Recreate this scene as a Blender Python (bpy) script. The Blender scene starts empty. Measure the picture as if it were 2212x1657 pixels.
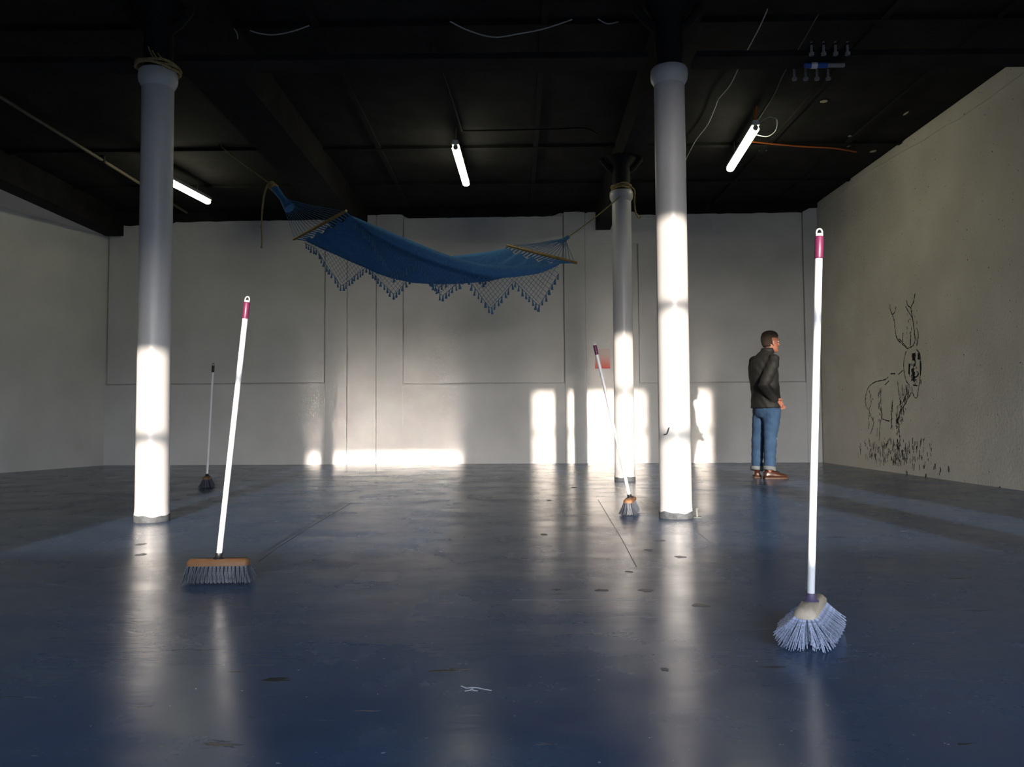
import bpy, bmesh, math, random
from mathutils import Vector, Matrix, Quaternion

random.seed(7)
PI = math.pi
SC = bpy.context.scene
COL = SC.collection

# ------------------------------------------------------------------ camera
F = 1700.0
CW, CH = 2212.0, 1657.0
EYE = Vector((0.0, 0.0, 0.735))
VPX, VPY = 1115.0, 905.0            # where the room's long axis vanishes
ROLL = 0.0062
pitch = math.atan((VPY - CH / 2) / F)
yaw = math.atan((VPX - CW / 2) / F)   # axis lies this much to the right of the centre
RM = (Matrix.Rotation(yaw, 3, 'Z') @ Matrix.Rotation(PI / 2 + pitch, 3, 'X') @ Matrix.Rotation(-ROLL, 3, 'Z'))
cam_data = bpy.data.cameras.new('camera')
cam_data.sensor_width = 36.0
cam_data.lens = F / CW * 36.0
cam_data.clip_end = 200
cam = bpy.data.objects.new('camera', cam_data)
cam.matrix_world = Matrix.Translation(EYE) @ RM.to_4x4()
COL.objects.link(cam)
SC.camera = cam


def ray(px, py):
    return RM @ Vector(((px - CW / 2) / F, -(py - CH / 2) / F, -1.0))


def at(px, py, d):
    """point on the pixel's ray at room depth d"""
    r = ray(px, py)
    return EYE + r * (d / r.y)


def on_floor(px, py, z=0.0):
    r = ray(px, py)
    return EYE + r * ((z - EYE.z) / r.z)


def on_height(px, py, z):
    return on_floor(px, py, z)


def on_plane(px, py, p0, n):
    r = ray(px, py)
    return EYE + r * ((p0 - EYE).dot(n) / r.dot(n))


# ------------------------------------------------------------------ world, sun, exposure
SC.view_settings.view_transform = 'Standard'
SC.view_settings.look = 'None'
SC.view_settings.gamma = 1.0
SC.view_settings.use_curve_mapping = False
SC.view_settings.exposure = 0.0
SC.cycles.use_denoising = True
SC.cycles.max_bounces = 6
SC.cycles.diffuse_bounces = 4
SC.cycles.glossy_bounces = 3
SC.cycles.sample_clamp_indirect = 0.0
SC.cycles.blur_glossy = 0.0
SC.cycles.caustics_reflective = True

world = bpy.data.worlds.new('world')
SC.world = world
world.use_nodes = True
bg = world.node_tree.nodes['Background']
sky = world.node_tree.nodes.new('ShaderNodeTexSky')
sky.sky_type = 'NISHITA'
sky.sun_disc = False                 # the sun lamp below is the disc
sky.sun_elevation = math.radians(8.4)
sky.sun_rotation = math.radians(176.45)
sky.dust_density = 2.0
sky.air_density = 1.0
# hazy winter sky: the glow round the low sun, paled by an even veil of thin cloud
wn, wl = world.node_tree.nodes, world.node_tree.links
hs = wn.new('ShaderNodeHueSaturation')
hs.inputs['Saturation'].default_value = 0.32
wl.new(sky.outputs['Color'], hs.inputs['Color'])
veil = wn.new('ShaderNodeMix')
veil.data_type = 'RGBA'
veil.blend_type = 'ADD'
veil.inputs[0].default_value = 1.0
wl.new(hs.outputs['Color'], veil.inputs[6])
veil.inputs[7].default_value = (7.6, 10.8, 15.5, 1)
wl.new(veil.outputs[2], bg.inputs['Color'])
bg.inputs['Strength'].default_value = 0.56

SUN_TAN = 0.148
SUN_AZ = -0.062                      # metres to the left for each metre into the room
sun_data = bpy.data.lights.new('sun_offscreen', 'SUN')
sun_data.energy = 10.0
sun_data.angle = math.radians(0.75)
sun_data.color = (1.0, 0.86, 0.72)
sun = bpy.data.objects.new('sun_offscreen', sun_data)
sdir = Vector((SUN_AZ, 1.0, -SUN_TAN)).normalized()
sun.rotation_euler = sdir.to_track_quat('-Z', 'Y').to_euler()
sun.location = (1.5, -12, 4)
COL.objects.link(sun)

WIN_Y = -2.5
# sun openings (x0, x1, z0, z1) in the wall behind the camera
WINDOWS = [(-2.52, 0.08, 0.98, 2.53), (1.22, 3.10, 0.98, 3.50), (3.50, 4.15, 0.98, 3.50)]
for (x0, x1, z0, z1) in WINDOWS:
    pd = bpy.data.lights.new('window_front_offscreen', 'AREA')
    pd.shape = 'RECTANGLE'
    pd.size = x1 - x0
    pd.size_y = z1 - z0
    pd.cycles.is_portal = True
    po = bpy.data.objects.new('window_front_offscreen', pd)
    po.location = ((x0 + x1) / 2, WIN_Y - 0.13, (z0 + z1) / 2)
    po.rotation_euler = (PI / 2, 0, 0)
    po.rotation_euler = Vector((0, 1, 0)).to_track_quat('-Z', 'Z').to_euler()
    COL.objects.link(po)


# ------------------------------------------------------------------ materials
MATS = {}


def mat(name, color, rough=0.6, spec=0.4, metal=0.0, var=0.0, vscale=8.0, bump=0.0, bscale=60.0, color2=None,
        emit=None, estr=0.0, stretch=None, sheen=0.0):
    if name in MATS:
        return MATS[name]
    m = bpy.data.materials.new(name)
    m.use_nodes = True
    nt = m.node_tree
    b = nt.nodes['Principled BSDF']
    b.inputs['Base Color'].default_value = (*color, 1)
    b.inputs['Roughness'].default_value = rough
    b.inputs['Specular IOR Level'].default_value = spec
    b.inputs['Metallic'].default_value = metal
    tc = nt.nodes.new('ShaderNodeTexCoord')
    vec = tc.outputs['Object']
    if stretch:
        mp = nt.nodes.new('ShaderNodeMapping')
        mp.inputs['Scale'].default_value = stretch
        nt.links.new(vec, mp.inputs['Vector'])
        vec = mp.outputs['Vector']
    if var or color2:
        n = nt.nodes.new('ShaderNodeTexNoise')
        n.inputs['Scale'].default_value = vscale
        n.inputs['Detail'].default_value = 6
        n.inputs['Roughness'].default_value = 0.6
        nt.links.new(vec, n.inputs['Vector'])
        r = nt.nodes.new('ShaderNodeValToRGB')
        c2 = color2 or tuple(min(1, c * (1 + var)) for c in color)
        c1 = color if color2 else tuple(c * (1 - var) for c in color)
        r.color_ramp.elements[0].position = 0.36
        r.color_ramp.elements[1].position = 0.64
        r.color_ramp.elements[0].color = (*c1, 1)
        r.color_ramp.elements[1].color = (*c2, 1)
        nt.links.new(n.outputs['Fac'], r.inputs['Fac'])
        nt.links.new(r.outputs['Color'], b.inputs['Base Color'])
    if bump:
        n2 = nt.nodes.new('ShaderNodeTexNoise')
        n2.inputs['Scale'].default_value = bscale
        n2.inputs['Detail'].default_value = 4
        nt.links.new(vec, n2.inputs['Vector'])
        bn = nt.nodes.new('ShaderNodeBump')
        bn.inputs['Strength'].default_value = bump
        bn.inputs['Distance'].default_value = 0.01
        nt.links.new(n2.outputs['Fac'], bn.inputs['Height'])
        nt.links.new(bn.outputs['Normal'], b.inputs['Normal'])
    if emit:
        b.inputs['Emission Color'].default_value = (*emit, 1)
        b.inputs['Emission Strength'].default_value = estr
    MATS[name] = m
    return m


def floor_material():
    m = bpy.data.materials.new('painted_floor')
    m.use_nodes = True
    nt = m.node_tree
    L = nt.links.new
    b = nt.nodes['Principled BSDF']
    tc = nt.nodes.new('ShaderNodeTexCoord')

    def noise(scale, detail, stretch=(1, 1, 1), rough=0.6, dist=0.0):
        mp = nt.nodes.new('ShaderNodeMapping')
        mp.inputs['Scale'].default_value = stretch
        L(tc.outputs['Object'], mp.inputs['Vector'])
        n = nt.nodes.new('ShaderNodeTexNoise')
        n.inputs['Scale'].default_value = scale
        n.inputs['Detail'].default_value = detail
        n.inputs['Roughness'].default_value = rough
        n.inputs['Distortion'].default_value = dist
        L(mp.outputs['Vector'], n.inputs['Vector'])
        return n.outputs['Fac']

    def ramp(fac, p0, c0, p1, c1):
        r = nt.nodes.new('ShaderNodeValToRGB')
        e = r.color_ramp.elements
        e[0].position, e[1].position = p0, p1
        e[0].color, e[1].color = (*c0, 1), (*c1, 1)
        L(fac, r.inputs['Fac'])
        return r.outputs['Color']

    def mix(a, bcol, fac):
        x = nt.nodes.new('ShaderNodeMix')
        x.data_type = 'RGBA'
        L(fac, x.inputs[0])
        for s, v in ((6, a), (7, bcol)):
            if isinstance(v, tuple):
                x.inputs[s].default_value = (*v, 1)
            else:
                L(v, x.inputs[s])
        return x.outputs[2]

    base = ramp(noise(1.1, 5), 0.35, (0.032, 0.063, 0.130), 0.68, (0.046, 0.084, 0.165))
    # worn pale scuffs and dark chips: flecks with their own shape
    scuff = ramp(noise(5.0, 8, (0.55, 1.9, 1), 0.72, 0.8), 0.650, (0, 0, 0), 0.70, (1, 1, 1))
    base = mix(base, (0.16, 0.22, 0.34), scuff)
    chip = ramp(noise(4.2, 5, (0.8, 3.2, 1), 0.6), 0.665, (0, 0, 0), 0.68, (1, 1, 1))
    base = mix(base, (0.012, 0.014, 0.02), chip)
    fleck = ramp(noise(38, 2), 0.735, (0, 0, 0), 0.76, (1, 1, 1))
    base = mix(base, (0.30, 0.36, 0.46), fleck)
    L(base, b.inputs['Base Color'])
    rr = ramp(noise(2.2, 6), 0.3, (0.20,) * 3, 0.75, (0.33,) * 3)
    L(rr, b.inputs['Roughness'])
    b.inputs['Specular IOR Level'].default_value = 0.45
    # relief: slow ripples of the trowelled screed, fine grain, chipped edges
    def addh(a, k, prev=None):
        mm = nt.nodes.new('ShaderNodeMath')
        mm.operation = 'MULTIPLY_ADD'
        L(a, mm.inputs[0])
        mm.inputs[1].default_value = k
        if prev is None:
            mm.inputs[2].default_value = 0
        else:
            L(prev, mm.inputs[2])
        return mm.outputs[0]
    h = addh(noise(1.6, 1, (0.6, 1.6, 1)), 0.8)
    h = addh(noise(8, 2, (0.6, 1.5, 1)), 0.10, h)
    h = addh(noise(30, 1, (0.6, 1.5, 1)), 0.018, h)
    mk = ramp(noise(0.9, 2), 0.52, (0, 0, 0), 0.66, (1, 1, 1))
    rip = nt.nodes.new('ShaderNodeMath')
    rip.operation = 'MULTIPLY'
    L(mk, rip.inputs[0])
    L(noise(16, 3, (0.7, 1.6, 1), 0.55, 1.2), rip.inputs[1])
    h = addh(rip.outputs[0], 0.16, h)
    h = addh(chip, -0.12, h)
    bn = nt.nodes.new('ShaderNodeBump')
    bn.inputs['Strength'].default_value = 0.55
    bn.inputs['Distance'].default_value = 0.012
    L(h, bn.inputs['Height'])
    L(bn.outputs['Normal'], b.inputs['Normal'])
    return m


def wall_material(name, c1, c2, pits=False):
    m = bpy.data.materials.new(name)
    m.use_nodes = True
    nt = m.node_tree
    L = nt.links.new
    b = nt.nodes['Principled BSDF']
    tc = nt.nodes.new('ShaderNodeTexCoord')
    n = nt.nodes.new('ShaderNodeTexNoise')
    n.inputs['Scale'].default_value = 1.4
    n.inputs['Detail'].default_value = 8
    L(tc.outputs['Object'], n.inputs['Vector'])
    r = nt.nodes.new('ShaderNodeValToRGB')
    r.color_ramp.elements[0].position = 0.35
    r.color_ramp.elements[1].position = 0.65
    r.color_ramp.elements[0].color = (*c1, 1)
    r.color_ramp.elements[1].color = (*c2, 1)
    L(n.outputs['Fac'], r.inputs['Fac'])
    col = r.outputs['Color']
    n2 = nt.nodes.new('ShaderNodeTexNoise')
    n2.inputs['Scale'].default_value = 26 if pits else 45
    n2.inputs['Detail'].default_value = 5
    L(tc.outputs['Object'], n2.inputs['Vector'])
    if pits:
        n3 = nt.nodes.new('ShaderNodeTexNoise')
        n3.inputs['Scale'].default_value = 30
        n3.inputs['Detail'].default_value = 2
        L(tc.outputs['Object'], n3.inputs['Vector'])
        r3 = nt.nodes.new('ShaderNodeValToRGB')
        r3.color_ramp.elements[0].position = 0.70
        r3.color_ramp.elements[1].position = 0.76
        L(n3.outputs['Fac'], r3.inputs['Fac'])
        x = nt.nodes.new('ShaderNodeMix')
        x.data_type = 'RGBA'
        L(r3.outputs['Color'], x.inputs[0])
        L(col, x.inputs[6])
        x.inputs[7].default_value = (0.11, 0.11, 0.10, 1)
        col = x.outputs[2]
    L(col, b.inputs['Base Color'])
    b.inputs['Roughness'].default_value = 0.75
    b.inputs['Specular IOR Level'].default_value = 0.25
    bn = nt.nodes.new('ShaderNodeBump')
    bn.inputs['Strength'].default_value = 0.9 if pits else 0.22
    bn.inputs['Distance'].default_value = 0.012
    L(n2.outputs['Fac'], bn.inputs['Height'])
    L(bn.outputs['Normal'], b.inputs['Normal'])
    return m


M_floor = floor_material()
M_wall = wall_material('white_painted_wall', (0.64, 0.63, 0.62), (0.72, 0.71, 0.70))
M_wallR = wall_material('roughcast_wall', (0.60, 0.56, 0.47), (0.69, 0.645, 0.55), True)
M_wallL = wall_material('left_wall_paint', (0.62, 0.61, 0.60), (0.70, 0.69, 0.67))
M_black = mat('black_ceiling_paint', (0.015, 0.0145, 0.014), 0.82, 0.10, var=0.3, vscale=3, bump=0.2, bscale=20)
M_blackiron = mat('black_ironwork', (0.012, 0.012, 0.012), 0.7, 0.15, bump=0.15, bscale=40)
M_column = mat('white_column_gloss', (0.53, 0.53, 0.53), 0.38, 0.5, var=0.04, vscale=3, bump=0.06, bscale=12)
M_cement = mat('grey_cement', (0.045, 0.05, 0.055), 0.7, 0.3, color2=(0.09, 0.10, 0.11), vscale=20, bump=0.3)
M_rope = mat('straw_rope', (0.36, 0.27, 0.12), 0.9, 0.1, var=0.35, vscale=60, bump=0.6, bscale=180)
M_blue = mat('blue_hammock_cotton', (0.058, 0.18, 0.40), 0.9, 0.1, var=0.12, vscale=30, bump=0.5, bscale=120)
M_blue2 = M_blue
M_cord = mat('blue_cord', (0.075, 0.175, 0.31), 0.9, 0.1)
M_cordl = M_cord
M_bamboo = mat('spreader_wood', (0.24, 0.15, 0.03), 0.5, 0.4, var=0.25, vscale=12)
M_tube = mat('lit_fluorescent_tube', (1, 1, 0.9), 0.4, 0.3, emit=(1.0, 0.97, 0.70), estr=17.0)
M_batten = mat('white_batten', (0.7, 0.7, 0.66), 0.5, 0.4)
M_grey = mat('grey_fitting', (0.25, 0.25, 0.25), 0.5, 0.4)
M_wire = mat('pale_cable', (0.45, 0.44, 0.42), 0.6, 0.3)
M_orange = mat('orange_cable', (0.55, 0.14, 0.03), 0.55, 0.3)
M_handle = mat('white_handle_paint', (0.80, 0.80, 0.80), 0.3, 0.5)
M_magenta = mat('magenta_grip', (0.13, 0.016, 0.060), 0.4, 0.5)
M_plum = M_magenta
M_blackplastic = mat('black_plastic', (0.012, 0.012, 0.013), 0.4, 0.5)
M_clear = mat('grey_hang_loop', (0.62, 0.62, 0.62), 0.35, 0.5)
M_wood = mat('broom_wood', (0.15, 0.072, 0.034), 0.55, 0.35, color2=(0.20, 0.105, 0.05), vscale=6, stretch=(2, 14, 14))
M_palewood = mat('pale_broom_wood', (0.52, 0.42, 0.31), 0.6, 0.3, color2=(0.62, 0.52, 0.40), vscale=6, stretch=(2, 14, 14))
M_bris_dark = mat('dark_bristle', (0.085, 0.095, 0.12), 0.5, 0.5, var=0.5, vscale=200)
M_bris_silver = mat('silver_bristle', (0.42, 0.46, 0.60), 0.4, 0.5, var=0.45, vscale=170)
M_socket = mat('mauve_socket', (0.10, 0.08, 0.15), 0.5, 0.4)
M_metal = mat('galvanised_metal', (0.14, 0.15, 0.14), 0.55, 0.4)
M_ink = mat('charcoal_line', (0.022, 0.022, 0.022), 0.9, 0.1)
M_skin = mat('skin', (0.19, 0.078, 0.052), 0.5, 0.4, var=0.06, vscale=30)
M_hair = mat('short_brown_hair', (0.020, 0.0125, 0.008), 0.7, 0.3, var=0.4, vscale=120, bump=0.7, bscale=260)
M_jacket = mat('black_jacket', (0.0040, 0.0043, 0.0042), 0.75, 0.3, var=0.15, vscale=14, bump=0.5, bscale=13)
M_jeans = mat('blue_denim', (0.012, 0.029, 0.062), 0.85, 0.15, color2=(0.021, 0.045, 0.088), vscale=7, bump=0.5, bscale=16)
M_cuff = mat('pale_denim_cuff', (0.09, 0.10, 0.11), 0.85, 0.15)
M_shoe = mat('brown_leather', (0.042, 0.014, 0.008), 0.28, 0.5, var=0.3, vscale=14)
M_sole = mat('tan_sole', (0.05, 0.025, 0.016), 0.6, 0.3)
M_lips = mat('lips', (0.14, 0.05, 0.04), 0.5, 0.3)
M_eye = mat('eye_white', (0.3, 0.29, 0.28), 0.3, 0.5)
M_tape = mat('blue_tape', (0.02, 0.08, 0.35), 0.4, 0.4)
M_white = mat('white_plastic', (0.7, 0.7, 0.68), 0.5, 0.4)
M_flake = mat('peeling_paint', (0.45, 0.40, 0.28), 0.8, 0.2)
M_chip = mat('bare_floor_chip', (0.62, 0.64, 0.68), 0.7, 0.2)
M_seam = mat('floor_seam', (0.024, 0.03, 0.042), 0.42, 0.3)
M_frame = mat('window_frame_paint', (0.6, 0.6, 0.58), 0.5, 0.4)


# ------------------------------------------------------------------ mesh helpers
class MB:
    def __init__(self):
        self.v, self.f = [], []

    def add(self, vs, fs):
        o = len(self.v)
        self.v += [Vector(p) for p in vs]
        self.f += [tuple(i + o for i in f) for f in fs]
        return self

    def box(self, lo, hi, M=None):
        x0, y0, z0 = lo
        x1, y1, z1 = hi
        vs = [Vector(p) for p in ((x0, y0, z0), (x1, y0, z0), (x1, y1, z0), (x0, y1, z0),
                                  (x0, y0, z1), (x1, y0, z1), (x1, y1, z1), (x0, y1, z1))]
        if M:
            vs = [M @ p for p in vs]
        return self.add(vs, [(0, 3, 2, 1), (4, 5, 6, 7), (0, 1, 5, 4), (1, 2, 6, 5), (2, 3, 7, 6), (3, 0, 4, 7)])

    def tube(self, pts, r, n=8, caps=True, ry=None, up=None):
        pts = [Vector(p) for p in pts]
        rs = r if isinstance(r, (list, tuple)) else [r] * len(pts)
        rings = []
        prev = None
        for i, p in enumerate(pts):
            t = (pts[min(i + 1, len(pts) - 1)] - pts[max(i - 1, 0)])
            if t.length < 1e-9:
                t = Vector((0, 0, 1))
            t.normalize()
            if prev is None:
                a = Vector(up) if up else (Vector((0, 0, 1)) if abs(t.z) < 0.9 else Vector((1, 0, 0)))
                s = t.cross(a).normalized()
            else:
                s = (prev - t * prev.dot(t)).normalized()
            prev = s
            u = s.cross(t).normalized()
            ra, rb = (rs[i] if isinstance(rs[i], (list, tuple)) else (rs[i], rs[i]))
            rings.append([p + s * (math.cos(2 * PI * k / n) * ra) + u * (math.sin(2 * PI * k / n) * rb) for k in range(n)])
        return self.loft(rings, caps)

    def loft(self, rings, caps=True, closed=True):
        n = len(rings[0])
        vs = [p for r in rings for p in r]
        fs = []
        for i in range(len(rings) - 1):
            for k in range(n if closed else n - 1):
                k2 = (k + 1) % n
                fs.append((i * n + k, i * n + k2, (i + 1) * n + k2, (i + 1) * n + k))
        if caps and closed:
            fs.append(tuple(range(n - 1, -1, -1)))
            o = (len(rings) - 1) * n
            fs.append(tuple(o + k for k in range(n)))
        return self.add(vs, fs)

    def lathe(self, prof, c=(0, 0, 0), n=32, caps=True):
        c = Vector(c)
        return self.loft([[c + Vector((r * math.cos(2 * PI * k / n), r * math.sin(2 * PI * k / n), z)) for k in range(n)]
                          for (r, z) in prof], caps)

    def ellipsoid(self, c, rx, ry, rz, M=None, n=12, m=8):
        c = Vector(c)
        rings = []
        for i in range(1, m):
            th = PI * i / m
            rr = []
            for k in range(n):
                ph = 2 * PI * k / n
                p = Vector((rx * math.sin(th) * math.cos(ph), ry * math.sin(th) * math.sin(ph), -rz * math.cos(th)))
                if M:
                    p = M @ p
                rr.append(c + p)
            rings.append(rr)
        return self.loft(rings, True)

    def mesh(self, name, off=Vector((0, 0, 0))):
        me = bpy.data.meshes.new(name)
        me.from_pydata([p - off for p in self.v], [], self.f)
        bm = bmesh.new()
        bm.from_mesh(me)
        bmesh.ops.recalc_face_normals(bm, faces=bm.faces)
        bm.to_mesh(me)
        bm.free()
        return me

    def build(self, name, m, parent=None, smooth=False, kind=None, bevel=0.0, solid=0.0, subsurf=0, label=None):
        off = wloc(parent) if parent else Vector((0, 0, 0))
        me = self.mesh(name, off)
        return finish(name, me, m, parent, smooth, kind, bevel, solid, subsurf, label)


def wloc(o):
    p = Vector((0, 0, 0))
    while o:
        p = p + o.location
        o = o.parent
    return p


def finish(name, me, m, parent=None, smooth=False, kind=None, bevel=0.0, solid=0.0, subsurf=0, label=None):
    o = bpy.data.objects.new(name, me)
    COL.objects.link(o)
    if m:
        me.materials.append(m)
    if smooth:
        me.polygons.foreach_set('use_smooth', [True] * len(me.polygons))
        if smooth != 'all':
            try:
                me.set_sharp_from_angle(angle=math.radians(48))
            except Exception:
                pass
    if parent:
        o.parent = parent
    if kind:
        o['kind'] = kind
    if label:
        o['label'] = label
    if solid:
        md = o.modifiers.new('solid', 'SOLIDIFY')
        md.thickness = solid
        md.offset = 0
    if bevel:
        md = o.modifiers.new('bevel', 'BEVEL')
        md.width = bevel
        md.segments = 2
        md.limit_method = 'ANGLE'
    if subsurf:
        md = o.modifiers.new('sub', 'SUBSURF')
        md.levels = md.render_levels = subsurf
    return o


def thing(name, label, cat, loc=(0, 0, 0), group=None):
    o = bpy.data.objects.new(name, None)
    o.empty_display_size = 0.2
    o.location = loc
    COL.objects.link(o)
    return tag(o, label, cat, group)


def tag(o, label, cat, group=None):
    o['label'] = label
    o['category'] = cat
    if group:
        o['group'] = group
    return o


def catmull(pts, n=6):
    pts = [Vector(p) for p in pts]
    out = []
    for i in range(len(pts) - 1):
        p0, p1, p2, p3 = pts[max(i - 1, 0)], pts[i], pts[i + 1], pts[min(i + 2, len(pts) - 1)]
        for k in range(n):
            t = k / n
            out.append(0.5 * ((2 * p1) + (p2 - p0) * t + (2 * p0 - 5 * p1 + 4 * p2 - p3) * t * t + (3 * p1 - p0 - 3 * p2 + p3) * t ** 3))
    out.append(pts[-1])
    return out


# ------------------------------------------------------------------ room shell
CEIL = 4.25
XR = 4.96
A = Vector((-6.92, 13.18, 0))         # back left corner
B = Vector((XR, 12.80, 0))            # back right corner
UB = (B - A).normalized()
NB = Vector((UB.y, -UB.x, 0))         # back wall normal, to the camera
LW = (B - A).length
LDIR = (Vector((-7.45, 11.40, 0)) - A).normalized()   # the left wall splays outward

floor_bm = MB()
floor_bm.box((-13, WIN_Y - 0.3, -0.12), (XR + 0.3, 13.6, 0))
floor = floor_bm.build('floor', M_floor, kind='structure')

ceiling = MB().box((-13, WIN_Y - 0.3, CEIL), (XR + 0.3, 13.6, CEIL + 0.15)).build('ceiling', M_black, kind='structure')

# back wall: base slab with blocked-up window panels and pilasters built on it
WM = Matrix(((UB.x, -NB.x, 0, A.x), (UB.y, -NB.y, 0, A.y), (0, 0, 1, 0), (0, 0, 0, 1)))   # local (u, depth behind face, z)


def ub(px, py):
    p = on_plane(px, py, A, NB)
    return (p - A).dot(UB), p.z


wall_back = bpy.data.objects.new('wall_back', MB().box((-0.2, 0.05, 0), (LW + 0.2, 0.3, CEIL)).mesh('wall_back'))
wall_back.data.materials.append(M_wall)
COL.objects.link(wall_back)
wall_back.matrix_world = WM
wall_back['kind'] = 'structure'


def wall_part(name, u0, u1, z0, z1, d0, d1, m=M_wall, bevel=0.006):
    me = MB().box((u0, d0, z0), (u1, d1, z1)).mesh(name)
    o = finish(name, me, m, wall_back, bevel=bevel)
    return o


PANELS = [(150, 702, 833), (870, 1221, 831), (1380, 1742, 829)]
gap = 0.018
pu = []
for (x0, x1, yb) in PANELS:
    u0, zb = ub(x0, yb)
    u1, _ = ub(x1, yb)
    pu.append((u0, u1, zb))
TOPZ = 4.13
# infill panels, each standing in a slim recessed joint
for i, (u0, u1, zb) in enumerate(pu):
    wall_part('infill_panel', max(u0, 0.02) + gap, u1 - gap, zb + gap, TOPZ - 0.03, 0.004, 0.06)
# the wall face below and between the panels
edges = [0.0] + [e for p in pu for e in (p[0], p[1])] + [LW]
zb0 = pu[0][2]
for (u0, u1, zb) in pu:
    wall_part('apron', max(u0, 0), u1, 0, zb, 0.0, 0.06, bevel=0.004)
u_a, _ = ub(750, 900)
u_b, _ = ub(812, 900)
u_c, _ = ub(1267, 900)
u_d, _ = ub(785, 455)
tops = {}
wall_part('wall_pier', pu[0][1], u_a - 0.012, 0, TOPZ - 0.02, 0.0, 0.06)
wall_part('wall_pier', u_a, u_b, 0, TOPZ + 0.03, -0.018, 0.06)
wall_part('wall_pier', u_b + 0.006, pu[1][0], 0, TOPZ + 0.04, 0.0, 0.06)
wall_part('wall_pier', pu[1][1], u_c, 0, TOPZ + 0.03, -0.03, 0.06)
wall_part('wall_pier', u_c + 0.002, pu[2][0], 0, TOPZ + 0.01, 0.0, 0.06)
wall_part('wall_pier', pu[2][1], LW - 0.01, 0, TOPZ + 0.05, -0.01, 0.06)
if pu[0][0] > 0.02:
    wall_part('wall_pier', 0.0, pu[0][0], 0, TOPZ - 0.05, 0.0, 0.06)
# hairline ledge right of the pier, small blocked vents
for (x0, x1, y0, y1, d0) in ((1030, 1058, 480, 509, -0.012), (1537, 1563, 474, 503, -0.010), (523, 553, 489, 516, -0.006)):
    u0, z1 = ub(x0, y0)
    u1, z0 = ub(x1, y1)
    wall_part('vent_cover', u0, u1, z0, z1, d0, 0.03, bevel=0.003)
u0, z1 = ub(1268, 455)
u1, z0 = ub(1379, 526)
wall_part('lintel_band', u0, u1, z0, TOPZ + 0.02, -0.010, 0.03, bevel=0.003)
# ragged black-painted plate where wall meets the ceiling
bmx = MB()
nseg = 90
top, bot = [], []
rings = []
for k in range(nseg + 1):
    u = LW * k / nseg
    z = TOPZ - 0.03 + random.uniform(-0.012, 0.012)
    if u_d - 0.1 < u < pu[1][0] + 0.05:
        z += 0.07
    if pu[1][1] - 0.1 < u < pu[2][0]:
        z += 0.05
    if u > pu[2][1]:
        z += 0.06
    if u < 1.1:
        z -= 0.05
    rings.append([Vector((u, -0.045, z)), Vector((u, -0.045, CEIL)), Vector((u, 0.06, CEIL)), Vector((u, 0.06, z))])
bmx.loft(rings)
finish('wall_plate', bmx.mesh('wall_plate'), M_black, wall_back)

wall_right = MB().box((XR, WIN_Y - 0.3, 0), (XR + 0.25, 13.4, CEIL)).build('wall_right', M_wallR, kind='structure')
# thin raised strip along the top of the roughcast wall, in its finish
bmx = MB()
rings = []
for k in range(60):
    y = WIN_Y + (12.8 - WIN_Y) * k / 59
    dz = random.uniform(-0.015, 0.015) + 0.05 * math.sin(y * 1.3)
    rings.append([Vector((XR - 0.016, y, 4.10 + dz)), Vector((XR - 0.016, y, CEIL - 0.02)), Vector((XR + 0.02, y, CEIL - 0.02)), Vector((XR + 0.02, y, 4.10 + dz))])
bmx.loft(rings)
bmx.build('wall_top_strip', M_wallR, wall_right)

# left wall: splayed, with soffit and black edge beam
LN = Vector((-LDIR.y, LDIR.x, 0))
if LN.x < 0:
    LN = -LN
LE = A + LDIR * 17.0
bmx = MB()
bmx.add([A + LDIR * -0.3, LE, LE - LN * 0.25, A + LDIR * -0.3 - LN * 0.25], [])
vs = [A - LDIR * 0.2, LE, LE - LN * 0.25, A - LDIR * 0.2 - LN * 0.25]
bmx = MB().add([Vector((p.x, p.y, 0)) for p in vs] + [Vector((p.x, p.y, CEIL)) for p in vs],
               [(0, 1, 2, 3), (4, 7, 6, 5), (0, 4, 5, 1), (1, 5, 6, 2), (2, 6, 7, 3), (3, 7, 4, 0)])
wall_left = bmx.build('wall_left', M_wallL, kind='structure')
xb = -6.9
soffit = MB().add([Vector((xb, 13.1, 3.86)), Vector((xb, 5.0, 3.86)), Vector((-9.6, 5.0, 3.86)), Vector((-7.0, 13.1, 3.86)),
                   Vector((xb, 13.1, 3.95)), Vector((xb, 5.0, 3.95)), Vector((-9.6, 5.0, 3.95)), Vector((-7.0, 13.1, 3.95))],
                  [(0, 1, 2, 3), (4, 7, 6, 5), (0, 4, 5, 1), (1, 5, 6, 2), (2, 6, 7, 3), (3, 7, 4, 0)])
soffit.build('soffit', M_wallL, wall_left)

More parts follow.
